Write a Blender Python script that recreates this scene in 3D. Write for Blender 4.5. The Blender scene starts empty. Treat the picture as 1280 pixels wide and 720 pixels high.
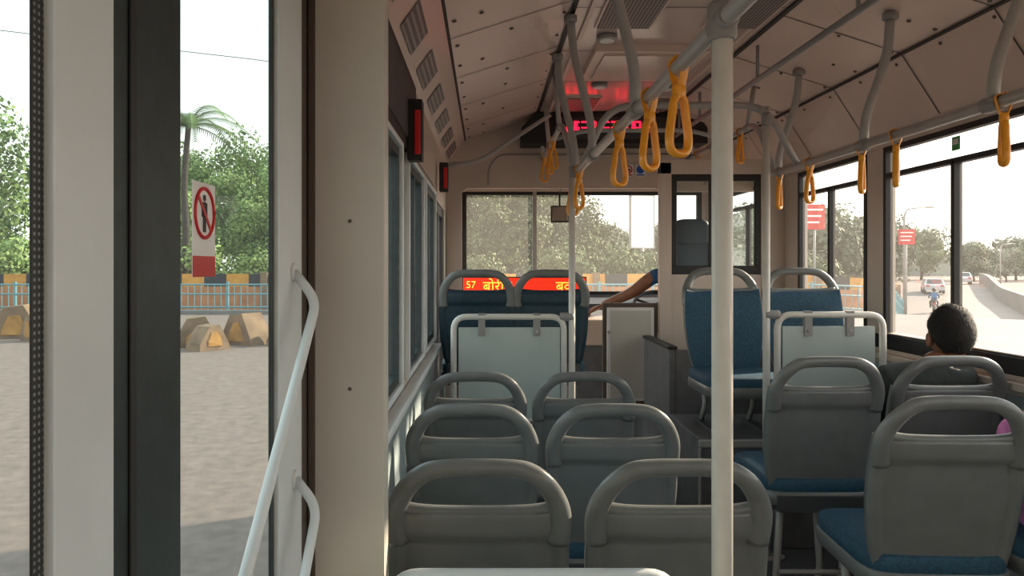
import bpy, math, random
from mathutils import Vector, Matrix
random.seed(7)
SC = bpy.context.scene
COL = SC.collection
ZC = 1.4
GZ = -0.6
def z(d): return ZC + d

# ---------------------------------------------------------------- materials
MATS = {}
def mat(name, col, rough=0.5, metal=0.0, noise=0.0, nscale=8.0, bump=0.0, bscale=60.0, emit=None, estr=0.0, coat=0.0, detail=4):
    m = bpy.data.materials.new(name); m.use_nodes = True
    nt = m.node_tree; b = nt.nodes['Principled BSDF']
    b.inputs['Base Color'].default_value = (*col, 1)
    b.inputs['Roughness'].default_value = rough
    b.inputs['Metallic'].default_value = metal
    if coat: b.inputs['Coat Weight'].default_value = coat
    if emit:
        b.inputs['Emission Color'].default_value = (*emit, 1)
        b.inputs['Emission Strength'].default_value = estr
    tc = nt.nodes.new('ShaderNodeTexCoord')
    if noise:
        n = nt.nodes.new('ShaderNodeTexNoise'); n.inputs['Scale'].default_value = nscale; n.inputs['Detail'].default_value = detail
        r = nt.nodes.new('ShaderNodeValToRGB')
        r.color_ramp.elements[0].position = 0.3; r.color_ramp.elements[1].position = 0.7
        r.color_ramp.elements[0].color = (*[max(0, c*(1-noise)) for c in col], 1)
        r.color_ramp.elements[1].color = (*[min(1, c*(1+noise)) for c in col], 1)
        nt.links.new(tc.outputs['Object'], n.inputs['Vector'])
        nt.links.new(n.outputs['Fac'], r.inputs['Fac'])
        nt.links.new(r.outputs['Color'], b.inputs['Base Color'])
    if bump:
        n = nt.nodes.new('ShaderNodeTexNoise'); n.inputs['Scale'].default_value = bscale; n.inputs['Detail'].default_value = 3
        bp = nt.nodes.new('ShaderNodeBump'); bp.inputs['Strength'].default_value = bump; bp.inputs['Distance'].default_value = 0.01
        nt.links.new(tc.outputs['Object'], n.inputs['Vector'])
        nt.links.new(n.outputs['Fac'], bp.inputs['Height'])
        nt.links.new(bp.outputs['Normal'], b.inputs['Normal'])
    MATS[name] = m
    return m
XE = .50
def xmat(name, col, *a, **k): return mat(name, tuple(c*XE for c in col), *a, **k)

def glassmat(name, tint, refl=0.06, dirt=0.0, haze=0.0, hcol=(1, .95, .88)):
    m = bpy.data.materials.new(name); m.use_nodes = True
    nt = m.node_tree; nt.nodes.clear()
    o = nt.nodes.new('ShaderNodeOutputMaterial')
    t = nt.nodes.new('ShaderNodeBsdfTransparent'); t.inputs['Color'].default_value = (*tint, 1)
    g = nt.nodes.new('ShaderNodeBsdfGlossy'); g.inputs['Roughness'].default_value = 0.02
    fr = nt.nodes.new('ShaderNodeLayerWeight'); fr.inputs['Blend'].default_value = 0.15
    mp = nt.nodes.new('ShaderNodeMath'); mp.operation = 'MULTIPLY'; mp.inputs[1].default_value = refl*5
    mx = nt.nodes.new('ShaderNodeMixShader')
    nt.links.new(fr.outputs['Fresnel'], mp.inputs[0]); nt.links.new(mp.outputs[0], mx.inputs['Fac'])
    nt.links.new(t.outputs[0], mx.inputs[1]); nt.links.new(g.outputs[0], mx.inputs[2])
    last = mx
    tc = nt.nodes.new('ShaderNodeTexCoord')
    for amt, kind in ((dirt, 'ShaderNodeBsdfDiffuse'), (haze, 'ShaderNodeBsdfTranslucent')):
        if not amt: continue
        d = nt.nodes.new(kind); d.inputs['Color'].default_value = (.8, .85, .85, 1) if kind.endswith('Diffuse') else (*hcol, 1)
        m2 = nt.nodes.new('ShaderNodeMixShader')
        if kind.endswith('Diffuse'):
            n = nt.nodes.new('ShaderNodeTexNoise'); n.inputs['Scale'].default_value = 4; n.inputs['Detail'].default_value = 6
            nt.links.new(tc.outputs['Object'], n.inputs['Vector'])
            mm = nt.nodes.new('ShaderNodeMath'); mm.operation = 'MULTIPLY'; mm.inputs[1].default_value = amt
            nt.links.new(n.outputs['Fac'], mm.inputs[0]); nt.links.new(mm.outputs[0], m2.inputs['Fac'])
        else:
            m2.inputs['Fac'].default_value = amt
        nt.links.new(last.outputs[0], m2.inputs[1]); nt.links.new(d.outputs[0], m2.inputs[2]); last = m2
    nt.links.new(last.outputs[0], o.inputs['Surface'])
    MATS[name] = m
    return m

def dotmat(name, base, dot, pitch, rad, axes=(0, 1), emit=0.0, rough=0.5):
    m = bpy.data.materials.new(name); m.use_nodes = True
    nt = m.node_tree; b = nt.nodes['Principled BSDF']; b.inputs['Roughness'].default_value = rough
    tc = nt.nodes.new('ShaderNodeTexCoord'); sp = nt.nodes.new('ShaderNodeSeparateXYZ')
    nt.links.new(tc.outputs['Object'], sp.inputs[0])
    cb = nt.nodes.new('ShaderNodeCombineXYZ')
    for i, a in enumerate(axes):
        d = nt.nodes.new('ShaderNodeMath'); d.operation = 'DIVIDE'; d.inputs[1].default_value = pitch
        nt.links.new(sp.outputs[a], d.inputs[0])
        f = nt.nodes.new('ShaderNodeMath'); f.operation = 'FRACT'; nt.links.new(d.outputs[0], f.inputs[0])
        s = nt.nodes.new('ShaderNodeMath'); s.operation = 'SUBTRACT'; s.inputs[1].default_value = 0.5
        nt.links.new(f.outputs[0], s.inputs[0]); nt.links.new(s.outputs[0], cb.inputs[i])
    l = nt.nodes.new('ShaderNodeVectorMath'); l.operation = 'LENGTH'; nt.links.new(cb.outputs[0], l.inputs[0])
    c = nt.nodes.new('ShaderNodeMath'); c.operation = 'LESS_THAN'; c.inputs[1].default_value = rad
    nt.links.new(l.outputs['Value'], c.inputs[0])
    mx = nt.nodes.new('ShaderNodeMix'); mx.data_type = 'RGBA'
    mx.inputs['A'].default_value = (*base, 1); mx.inputs['B'].default_value = (*dot, 1)
    nt.links.new(c.outputs[0], mx.inputs['Factor']); nt.links.new(mx.outputs['Result'], b.inputs['Base Color'])
    if emit:
        b.inputs['Emission Color'].default_value = (*dot, 1)
        mu = nt.nodes.new('ShaderNodeMath'); mu.operation = 'MULTIPLY'; mu.inputs[1].default_value = emit
        nt.links.new(c.outputs[0], mu.inputs[0]); nt.links.new(mu.outputs[0], b.inputs['Emission Strength'])
    MATS[name] = m
    return m

mat('ceil', (.70, .555, .49), .34, noise=.04, nscale=2)
mat('ceilmid', (.60, .48, .43), .22, noise=.04, nscale=2)
mat('beige', (.58, .49, .42), .5, noise=.05, nscale=3)
mat('pillar', (.58, .56, .50), .45, noise=.04, nscale=5)
mat('lowwall', (.33, .40, .41), .45, noise=.10, nscale=20, bump=.15, bscale=200)
mat('white', (.68, .73, .74), .4, noise=.04, nscale=10)
mat('pole', (.64, .62, .57), .35, noise=.05, nscale=20)
mat('polegrey', (.38, .37, .355), .34, noise=.06, nscale=20)
mat('black', (.012, .012, .013), .55)
mat('rubber', (.018, .03, .032), .5, noise=.3, nscale=30)
mat('seam', (.06, .05, .045), .7)
mat('brown', (.10, .075, .06), .6)
mat('rivet', (.10, .08, .07), .5)
mat('seatgrey', (.165, .175, .172), .28, noise=.08, nscale=14, bump=.10, bscale=350)
mat('seatdark', (.06, .065, .07), .45, noise=.1)
mat('bluepad', (.016, .07, .12), .65, noise=.35, nscale=90, bump=.3, bscale=300)
mat('bluedark', (.010, .035, .055), .5, noise=.25, nscale=60)
mat('yellow', (.92, .37, .02), .33, noise=.10, nscale=30, coat=.3)
mat('bracket', (.28, .27, .26), .45)
mat('panel', (.42, .48, .46), .45, noise=.06, nscale=5)
mat('floor', (.10, .10, .11), .6, noise=.25, nscale=60, bump=.2)
mat('boxgrey', (.13, .135, .145), .5, noise=.15, nscale=12)
mat('dash', (.05, .05, .055), .6, noise=.2)
mat('red', (.55, .02, .02), .4)
mat('redlens', (.40, .012, .012), .3, emit=(1, .03, .02), estr=.05)
mat('signwhite', (.8, .8, .78), .4)
mat('green', (.03, .35, .08), .4)
mat('bluesign', (.03, .12, .5), .4)
mat('skin', (.25, .11, .06), .5, noise=.08, nscale=20)
mat('hair', (.011, .008, .007), .75, noise=.3, nscale=60, bump=.4, bscale=200)
mat('shirt', (.035, .042, .038), .85, noise=.15, nscale=20, bump=.4, bscale=40)
mat('blueshirt', (.03, .12, .26), .85, noise=.15, nscale=20, bump=.3, bscale=40)
mat('trouser', (.03, .03, .04), .85, noise=.2)
mat('eyew', (.75, .72, .7), .3)
mat('lip', (.22, .07, .06), .5)
mat('pink', (.70, .22, .50), .8, noise=.25, nscale=25, bump=.6, bscale=30)
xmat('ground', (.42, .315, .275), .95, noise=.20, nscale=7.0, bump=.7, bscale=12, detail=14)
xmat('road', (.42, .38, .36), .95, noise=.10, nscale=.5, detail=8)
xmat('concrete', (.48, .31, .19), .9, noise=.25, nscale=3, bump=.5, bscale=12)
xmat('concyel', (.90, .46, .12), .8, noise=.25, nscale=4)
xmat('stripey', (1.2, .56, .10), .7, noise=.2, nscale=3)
xmat('stripek', (.07, .07, .08), .7)
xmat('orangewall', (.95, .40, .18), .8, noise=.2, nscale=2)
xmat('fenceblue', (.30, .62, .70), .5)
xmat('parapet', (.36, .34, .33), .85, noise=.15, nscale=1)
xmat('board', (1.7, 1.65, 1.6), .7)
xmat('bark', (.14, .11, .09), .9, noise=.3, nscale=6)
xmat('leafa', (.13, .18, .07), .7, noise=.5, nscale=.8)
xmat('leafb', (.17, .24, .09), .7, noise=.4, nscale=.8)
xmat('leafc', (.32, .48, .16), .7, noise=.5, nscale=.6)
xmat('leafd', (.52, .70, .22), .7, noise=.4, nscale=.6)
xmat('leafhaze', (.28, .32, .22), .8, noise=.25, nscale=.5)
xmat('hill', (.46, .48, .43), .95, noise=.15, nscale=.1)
mat('carwhite', (.5, .5, .52), .3)
mat('carglass', (.04, .05, .06), .1)
mat('chrome', (.5, .5, .5), .25, metal=1)
mat('mirror', (.6, .6, .6), .05, metal=1)
glassmat('glass', (.94, .93, .90), .05, haze=.04)
glassmat('glassfront', (.84, .84, .80), .05, haze=.08, hcol=(1, .93, .82))
glassmat('glassteal', (.70, .80, .80), .06, dirt=.08)
glassmat('glassside', (.46, .53, .52), .05, dirt=.06, haze=.02, hcol=(.9, .97, 1))
glassmat('glassdoor', (.70, .76, .77), .10, dirt=.12)
dotmat('perf', (.34, .29, .27), (.02, .018, .018), .016, .38, (0, 1))
dotmat('frit', (.012, .012, .013), (.20, .22, .22), .006, .26, (1, 2))
dotmat('led', (.02, .002, .003), (1, .012, .05), .0135, .40, (0, 2), emit=4)
dotmat('ledboard', (.55, .01, .005), (1, .04, .01), .012, .38, (0, 2), emit=1.5)
mat('ledtext', (.9, .5, .05), .4, emit=(1, .55, .05), estr=1.6)

# ---------------------------------------------------------------- builder
def round_path(pts, rad, n=6):
    P = [Vector(p) for p in pts]
    if len(P) < 3: return P
    out = [P[0]]
    for i in range(1, len(P)-1):
        a, b, c = P[i-1], P[i], P[i+1]
        r = min(rad, (a-b).length*.49, (c-b).length*.49)
        s = b+(a-b).normalized()*r; e = b+(c-b).normalized()*r
        for k in range(n+1):
            t = k/n
            out.append(s*(1-t)**2+b*2*t*(1-t)+e*t*t)
    out.append(P[-1])
    return out

def spline(pts, n=6):
    P = [Vector(p) for p in pts]; P = [P[0]*2-P[1]]+P+[P[-1]*2-P[-2]]
    out = []
    for i in range(1, len(P)-2):
        for k in range(n):
            t = k/n
            out.append(.5*((2*P[i])+(-P[i-1]+P[i+1])*t+(2*P[i-1]-5*P[i]+4*P[i+1]-P[i+2])*t*t+(-P[i-1]+3*P[i]-3*P[i+1]+P[i+2])*t**3))
    out.append(P[-2])
    return out

class B:
    def __init__(s): s.v = []; s.f = []; s.m = []; s.sm = []; s.names = []
    def mi(s, n):
        if n not in s.names: s.names.append(n)
        return s.names.index(n)
    def face(s, idx, m, smooth=False):
        s.f.append(tuple(idx)); s.m.append(s.mi(m)); s.sm.append(smooth)
    def poly(s, pts, m, smooth=False):
        o = len(s.v); s.v += [tuple(p) for p in pts]; s.face(range(o, o+len(pts)), m, smooth)
    def box(s, a, b, m, M=None):
        x0, y0, z0 = [min(a[i], b[i]) for i in range(3)]; x1, y1, z1 = [max(a[i], b[i]) for i in range(3)]
        c = [(x0,y0,z0),(x1,y0,z0),(x1,y1,z0),(x0,y1,z0),(x0,y0,z1),(x1,y0,z1),(x1,y1,z1),(x0,y1,z1)]
        if M: c = [tuple(M @ Vector(p)) for p in c]
        o = len(s.v); s.v += c
        for q in [(0,3,2,1),(4,5,6,7),(0,1,5,4),(1,2,6,5),(2,3,7,6),(3,0,4,7)]:
            s.face([o+i for i in q], m)
    def prism(s, poly, axis, a, b, m):
        def mk(p, t):
            if axis == 0: return (t, p[0], p[1])
            if axis == 1: return (p[0], t, p[1])
            return (p[0], p[1], t)
        n = len(poly); o = len(s.v)
        s.v += [mk(p, a) for p in poly]+[mk(p, b) for p in poly]
        s.face(range(o, o+n), m); s.face(range(o+2*n-1, o+n-1, -1), m)
        for i in range(n):
            j = (i+1) % n; s.face([o+i, o+n+i, o+n+j, o+j], m)
    def tube(s, pts, r, m, seg=12, flat=1.0, up=None):
        P = [Vector(p) for p in pts]; n = len(P)
        R = r if isinstance(r, (list, tuple)) else [r]*n
        if len(R) != n: R = [R[0]+(R[-1]-R[0])*i/(n-1) for i in range(n)]
        T = []
        for i in range(n):
            a = P[max(0, i-1)]; b = P[min(n-1, i+1)]; T.append((b-a).normalized())
        nrm = Vector(up) if up else (Vector((0,0,1)) if abs(T[0].z) < .9 else Vector((1,0,0)))
        nrm = (nrm-T[0]*nrm.dot(T[0])).normalized()
        o = len(s.v)
        for i in range(n):
            nrm = (nrm-T[i]*nrm.dot(T[i])).normalized(); bi = T[i].cross(nrm)
            for k in range(seg):
                a = 2*math.pi*k/seg
                s.v.append(tuple(P[i]+(nrm*math.cos(a)+bi*math.sin(a)*flat)*R[i]))
        for i in range(n-1):
            for k in range(seg):
                k2 = (k+1) % seg
                s.face([o+i*seg+k, o+i*seg+k2, o+(i+1)*seg+k2, o+(i+1)*seg+k], m, True)
        s.face([o+k for k in range(seg-1, -1, -1)], m); s.face([o+(n-1)*seg+k for k in range(seg)], m)
    def sup(s, c, h, m, e=.4, nu=24, nv=14, M=None, fn=None):
        def pw(v, e): return math.copysign(abs(v)**e, v)
        o = len(s.v)
        for j in range(nv+1):
            ph = -math.pi/2+math.pi*j/nv
            for i in range(nu):
                th = 2*math.pi*i/nu
                p = Vector((h[0]*pw(math.cos(ph), e)*pw(math.cos(th), e), h[1]*pw(math.cos(ph), e)*pw(math.sin(th), e), h[2]*pw(math.sin(ph), e)))
                if fn: p = fn(p)
                if M: p = M @ p
                s.v.append(tuple(p+Vector(c)))
        for j in range(nv):
            for i in range(nu):
                i2 = (i+1) % nu
                s.face([o+j*nu+i, o+j*nu+i2, o+(j+1)*nu+i2, o+(j+1)*nu+i], m, True)
    def slab(s, fb, ff, nu, nv, mb, mf, mr):
        o = len(s.v)
        for fn in (fb, ff):
            for j in range(nv+1):
                for i in range(nu+1): s.v.append(tuple(fn(-1+2*i/nu, j/nv)))
        N = (nu+1)*(nv+1)
        for j in range(nv):
            for i in range(nu):
                a = o+j*(nu+1)+i
                s.face([a, a+1, a+nu+2, a+nu+1], mb, True)
                a += N; s.face([a, a+nu+1, a+nu+2, a+1], mf, True)
        ring = [i for i in range(nu+1)]+[j*(nu+1)+nu for j in range(1, nv+1)]+[nv*(nu+1)+i for i in range(nu-1, -1, -1)]+[j*(nu+1) for j in range(nv-1, 0, -1)]
        for k in range(len(ring)):
            a, b = ring[k], ring[(k+1) % len(ring)]
            s.face([o+a, o+N+a, o+N+b, o+b], mr, True)
    def disc(s, c, r, ax, m, n=20, t=.004):
        ax = Vector(ax).normalized(); s.tube([Vector(c)-ax*t/2, Vector(c)+ax*t/2], r, m, seg=n)
    def torus(s, c, R, r, m, nrm=(0,0,1), n=32, seg=10, a0=0, a1=2*math.pi):
        q = Vector(nrm).to_track_quat('Z', 'Y')
        pts = [Vector(c)+q @ Vector((R*math.cos(a0+(a1-a0)*i/n), R*math.sin(a0+(a1-a0)*i/n), 0)) for i in range(n+1)]
        s.tube(pts, r, m, seg=seg, up=q @ Vector((0,0,1)))
    def mesh(s, name):
        me = bpy.data.meshes.new(name); me.from_pydata(s.v, [], s.f)
        for n in s.names: me.materials.append(MATS[n])
        me.polygons.foreach_set('material_index', s.m); me.polygons.foreach_set('use_smooth', s.sm)
        me.update(); return me
    def obj(s, name, bevel=0, parent=None, loc=None, rot=None):
        ob = bpy.data.objects.new(name, s.mesh(name)); COL.objects.link(ob)
        if bevel:
            b = ob.modifiers.new('bevel', 'BEVEL'); b.width = bevel; b.segments = 2; b.limit_method = 'ANGLE'; b.angle_limit = math.radians(50)
        if parent: ob.parent = parent
        if loc: ob.location = loc
        if rot: ob.rotation_euler = rot
        return ob

def empty(name, loc=(0,0,0)):
    e = bpy.data.objects.new(name, None); COL.objects.link(e); e.location = loc; e.empty_display_size = .1; return e

def text(body, size, m, loc, rot, name, parent=None, extrude=.001):
    c = bpy.data.curves.new(name, 'FONT'); c.body = body; c.size = size; c.extrude = extrude
    c.align_x = 'CENTER'; c.align_y = 'CENTER'; c.materials.append(MATS[m])
    o = bpy.data.objects.new(name, c); COL.objects.link(o); o.location = loc; o.rotation_euler = rot
    if parent: o.parent = parent
    return o

XL, XR, XD = -.30, 2.03, -.348
YR, YF = -1.6, 6.6
# ---------------------------------------------------------------- floor & ceiling
b = B(); b.box((-.42, YR, -.12), (2.1, YF, 0), 'floor'); b.obj('floor')

b = B()
sec = [(XL-.05, z(.70)), (XL, z(.75)), (-.155, z(.95)), (.38, z(1.12)), (1.32, z(1.12)), (1.855, z(.95)), (XR, z(.68)), (XR+.06, z(.66))]
top = [(XR+.06, z(1.0)), (1.6, z(1.3)), (.1, z(1.3)), (XL-.05, z(1.0))]
mats_s = ['ceil', 'ceil', 'ceil', 'ceilmid', 'ceil', 'ceil', 'beige']
for i in range(len(sec)-1):
    p, q = sec[i], sec[i+1]
    b.poly([(p[0], YR, p[1]), (q[0], YR, q[1]), (q[0], 5.62, q[1]), (p[0], 5.62, p[1])], mats_s[i])
ring = [sec[-1]]+top+[sec[0]]
for i in range(len(ring)-1):
    p, q = ring[i], ring[i+1]
    b.poly([(p[0], YR, p[1]), (q[0], YR, q[1]), (q[0], YF, q[1]), (p[0], YF, p[1])], 'beige')
b.box((XL, 5.62, z(.95)), (XR, YF, z(1.0)), 'beige')
def lerp(p, q, t): return (p[0]+(q[0]-p[0])*t, p[1]+(q[1]-p[1])*t)
def strip(p, q, y0, y1, m, off=.003, t0=0, t1=1):
    a = lerp(p, q, t0); c = lerp(p, q, t1)
    d = Vector((c[0]-a[0], c[1]-a[1])).normalized(); n = Vector((d.y, -d.x))
    a = (a[0]+n.x*off, a[1]+n.y*off); c = (c[0]+n.x*off, c[1]+n.y*off)
    b.poly([(a[0], y0, a[1]), (c[0], y0, c[1]), (c[0], y1, c[1]), (a[0], y1, a[1])], m)
for y in [.5, 1.5, 2.5, 3.1, 3.75, 4.4, 5.05]:
    strip(sec[2], sec[3], y, y+.007, 'seam'); strip(sec[4], sec[5], y+.2, y+.207, 'seam'); strip(sec[3], sec[4], y+.1, y+.106, 'seam')
    strip(sec[5], sec[6], y+.2, y+.207, 'seam')
b.box((-.163, YR, z(.944)), (-.147, 5.6, z(.951)), 'seam')
b.box((.372, YR, z(1.108)), (.392, 5.6, z(1.118)), 'black')
b.box((1.308, YR, z(1.108)), (1.328, 5.6, z(1.118)), 'black')
b.box((1.845, YR, z(.938)), (1.86, 5.6, z(.948)), 'seam')
for y in [1.3, 1.85, 2.4, 2.95, 3.5, 4.05, 4.6, 5.1]:
    strip(sec[1], sec[2], y, y+.34, 'perf', .004, .15, .58)
for (x0, x1) in ((.52, .76), (1.02, 1.26)):
    for y in (2.0, 3.05, 4.9):
        b.box((x0-.012, y-.012, z(1.108)), (x1+.012, y+.412, z(1.12)), 'ceil'); b.box((x0, y, z(1.104)), (x1, y+.4, z(1.110)), 'perf')
b.box((.56, 3.75, z(1.085)), (1.14, 4.35, z(1.12)), 'ceil')
b.box((.61, 3.80, z(1.075)), (1.09, 4.30, z(1.09)), 'ceilmid')
for x in (.46, 1.24):
    b.box((x-.01, YR, z(1.106)), (x+.01, 5.6, z(1.12)), 'ceil')
ob = b.obj('ceiling')
b = B()
def onseg(p, q, t, off=.004):
    a = lerp(p, q, t); d = Vector((q[0]-p[0], q[1]-p[1])).normalized(); n = Vector((d.y, -d.x))
    return Vector((a[0]+n.x*off, 0, a[1]+n.y*off)), Vector((n.x, 0, n.y))
for y in [1.6+.325*k for k in range(13)]:
    for t in (.06, .26) if int(y*10) % 2 else (.06, .5):
        c, n = onseg(sec[2], sec[3], t); c.y = y; b.disc(c, .009, n, 'rivet', 10)
        c, n = onseg(sec[4], sec[5], 1-t); c.y = y+.1; b.disc(c, .008, n, 'rivet', 10)
    c, n = onseg(sec[2], sec[3], .93); c.y = y; b.disc(c, .007, n, 'rivet', 10)
    c, n = onseg(sec[5], sec[6], .12); c.y = y+.15; b.disc(c, .007, n, 'rivet', 10)
b.obj('trim_1')
for x, y in ((.59, 3.6), (.70, 4.55), (1.12, 4.6), (1.12, 3.5)):
    b = B(); b.disc((x, y, z(1.108)), .05, (0,0,1), 'bracket', 24, .022); b.disc((x, y, z(1.095)), .036, (0,0,1), 'signwhite', 24, .01); b.obj('ceiling_downlight')

# ---------------------------------------------------------------- left wall
b = B()
b.box((XL-.06, 1.56, 0), (XL, 4.32, z(-.45)), 'lowwall')
b.box((XL-.06, 1.56, z(-.45)), (XL, 4.32, z(-.40)), 'beige')
b.box((XL-.06, 1.56, z(.40)), (XL, 5.6, z(.76)), 'beige')
for y0, y1 in ((1.56, 1.62), (2.52, 2.76), (3.40, 3.56), (4.20, 4.32), (5.35, 5.6)):
    b.box((XL-.06, y0, z(-.40)), (XL, y1, z(.40)), 'pillar')
b.box((XL-.06, 5.35, 0), (XL, YF, z(-.4)), 'lowwall'); b.box((XL-.06, 5.6, z(.4)), (XL, YF, z(.95)), 'beige')
b.box((XL-.06, 6.45, z(-.4)), (XL, YF, z(.4)), 'beige')
b.box((-.41, YR, 0), (XD, -.75, z(.78)), 'pillar'); b.box((-.41, YR, z(.625)), (XD, 1.5, z(.80)), 'beige')
b.obj('wall_left', .004)
b = B(); b.box((XL, 1.58, z(-.475)), (XL+.045, 4.3, z(-.45)), 'white'); b.box((XL, 1.58, z(-.53)), (XL+.012, 4.3, z(-.475)), 'beige')
b.box((XL, 1.6, 0), (XL+.015, 4.3, .12), 'black'); b.obj('baseboard_left', .006)
b = B(); b.box((XL, 1.6, z(.42)), (XL+.018, 3.0, z(.72)), 'black'); b.box((XL+.018, 1.7, z(.46)), (XL+.022, 2.9, z(.68)), 'dash')
b.box((XL, 3.05, z(.45)), (XL+.012, 4.2, z(.70)), 'beige'); b.obj('trim_2', .004)

def window(name, x, y0, y1, z0, z1, gl, fr='black', w=.03, t=.025, vs=(), hs=(), side=1):
    b = B()
    xi = x-side*.005; xo = x+side*t
    b.box((xi, y0, z0), (xo, y1, z0+w), fr); b.box((xi, y0, z1-w), (xo, y1, z1), fr)
    b.box((xi, y0, z0+w), (xo, y0+w, z1-w), fr); b.box((xi, y1-w, z0+w), (xo, y1, z1-w), fr)
    for v in vs: b.box((xi, v-w*.5, z0+w), (xo, v+w*.5, (hs[0] if hs else z1-w)), fr)
    for h in hs: b.box((xi, y0+w, h-w*.45), (xo, y1-w, h+w*.45), fr)
    xg = x+side*t*.5
    b.poly([(xg, y0+w, z0+w), (xg, y1-w, z0+w), (xg, y1-w, z1-w), (xg, y0+w, z1-w)], gl)
    return b.obj(name)
wn = 1
for y0, y1 in ((1.62, 2.52), (2.76, 3.40), (3.56, 4.20)):
    window('window_%d' % wn, XL, y0, y1, z(-.40), z(.40), 'glassteal', 'rubber', .03, .03, vs=((y0+y1)/2,), side=-1); wn += 1
window('window_%d' % wn, XL, 5.6, 6.45, z(-.4), z(.4), 'glass', 'black', .03, .03, side=-1); wn += 1
b = B()
for y0, y1 in ((1.62, 2.52), (2.76, 3.40), (3.56, 4.20)):
    for yy in (y0-.02, y1): b.box((XL, yy, z(-.42)), (XL+.02, yy+.02, z(.42)), 'white')
    b.box((XL, y0, z(.40)), (XL+.02, y1, z(.42)), 'white'); b.box((XL, y0, z(-.42)), (XL+.02, y1, z(-.40)), 'white')
b.obj('trim_3', .003)
b = B()
for y0, y1 in ((4.33, 4.83), (4.85, 5.35)):
    b.box((XL-.05, y0, .02), (XL-.01, y0+.05, z(.40)), 'black'); b.box((XL-.05, y1-.05, .02), (XL-.01, y1, z(.40)), 'black')
    b.box((XL-.05, y0+.05, .02), (XL-.01, y1-.05, .14), 'black'); b.box((XL-.05, y0+.05, z(.34)), (XL-.01, y1-.05, z(.40)), 'black')
    b.poly([(XL-.03, y0+.05, .14), (XL-.03, y1-.05, .14), (XL-.03, y1-.05, z(.34)), (XL-.03, y0+.05, z(.34))], 'glass')
b.obj('door_1')
for y, zz, s_ in ((2.66, .49, 1), (4.5, .54, .8)):
    b = B(); b.box((XL+.018, y, z(zz-.11*s_)), (XL+.072, y+.07, z(zz+.11*s_)), 'black'); b.box((XL+.045, y-.006, z(zz-.09*s_)), (XL+.066, y+.002, z(zz+.07*s_)), 'redlens')
    b.obj('signal_lamp', .004)

# ---------------------------------------------------------------- pillar by rear door, rear door
b = B(); b.box((-.36, 1.50, 0), (-.205, 1.56, z(.80)), 'pillar'); b.box((-.385, 1.43, 0), (-.362, 1.56, z(.8)), 'brown')
b.box((-.36, 1.497, 0), (-.345, 1.51, z(.8)), 'brown')
b.disc((-.275, 1.499, z(.09)), .004, (0,1,0), 'rivet', 10); b.disc((-.275, 1.499, z(-.25)), .004, (0,1,0), 'rivet', 10)
b.obj('trim_4', .012)
b = B()
zt = z(.62)
XO = -.362; XG = -.356
def dpost(y0, y1, m, xi=XD, xo=XO): b.box((xo, y0, 0), (xi, y1, zt), m)
dpost(1.235, 1.388, 'white', XD+.003); dpost(1.388, 1.43, 'brown', XD-.006)
dpost(.687, .845, 'rubber', XD)
b.box((XD, .72, 0), (XD+.003, .733, zt), 'black')
b.box((XO, .845, 0), (XD-.004, 1.235, .16), 'white'); b.box((XO, .845, zt-.02), (XD-.004, 1.235, zt), 'white')
b.poly([(XG, .845, .16), (XG, 1.235, .16), (XG, 1.235, zt-.02), (XG, .845, zt-.02)], 'glassside')
b.box((XG-.001, 1.215, .16), (XG+.003, 1.235, zt-.02), 'rubber')
dpost(.592, .687, 'white', XD+.003)
b.box((XO, -.70, 0), (XD-.004, .592, .16), 'white'); b.box((XO, -.70, zt-.02), (XD-.004, .592, zt), 'white')
b.poly([(XG, -.70, .16), (XG, .592, .16), (XG, .592, zt-.02), (XG, -.70, zt-.02)], 'glassside')
b.box((XG+.001, .575, .16), (XG+.003, .592, zt-.02), 'frit')
b.box((XO, -.75, 0), (XD, -.70, zt), 'white')
b.obj('door_2', .002)
def rail(p0, p1, p2, p3, r=.0085):
    b = B()
    b.tube(round_path([p0, p1, p2, p3], .045), r, 'white', 12)
    b.disc((XD+.004, p0[1], p0[2]), .017, (1,0,0), 'white', 16, .008); b.disc((XD+.004, p3[1], p3[2]), .017, (1,0,0), 'white', 16, .008)
    b.obj('door_grab_rail')
rail((-.343, 1.325, z(-.012)), (-.30, 1.315, z(-.062)), (-.30, .86, z(-.44)), (-.343, .85, z(-.49)))
rail((-.343, 1.335, z(-.385)), (-.30, 1.32, z(-.43)), (-.30, 1.02, z(-.70)), (-.343, 1.0, z(-.74)))
e = empty('prohibition_sign_sticker', (XG+.001, .932, z(0)))
b = B()
W, H = .075, .118
yc, z0_ = .0, -.014
b.box((0, yc-W/2, z0_), (.0006, yc+W/2, z0_+H), 'signwhite')
b.box((.0006, yc-W/2, z0_), (.0009, yc+W/2, z0_+.026), 'red')
b.torus((.001, yc, .066), .031, .0026, 'red', (1,0,0), 32, 6)
b.box((.001, -.031, -.0025), (.002, .031, .0025), 'red', Matrix.Translation((0, yc, .066)) @ Matrix.Rotation(math.radians(-45), 4, 'X'))
b.disc((.0012, yc, .085), .0042, (1,0,0), 'black', 12, .0006)
b.box((.0009, yc-.005, .060), (.0013, yc+.005, .080), 'black'); b.box((.0009, yc-.0045, .042), (.0013, yc-.001, .061), 'black'); b.box((.0009, yc+.001, .042), (.0013, yc+.0045, .061), 'black')
b.box((.0009, yc-.009, .061), (.0013, yc-.0062, .079), 'black'); b.box((.0009, yc+.0062, .061), (.0013, yc+.009, .079), 'black')
b.obj('sign_face', parent=e)

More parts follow.
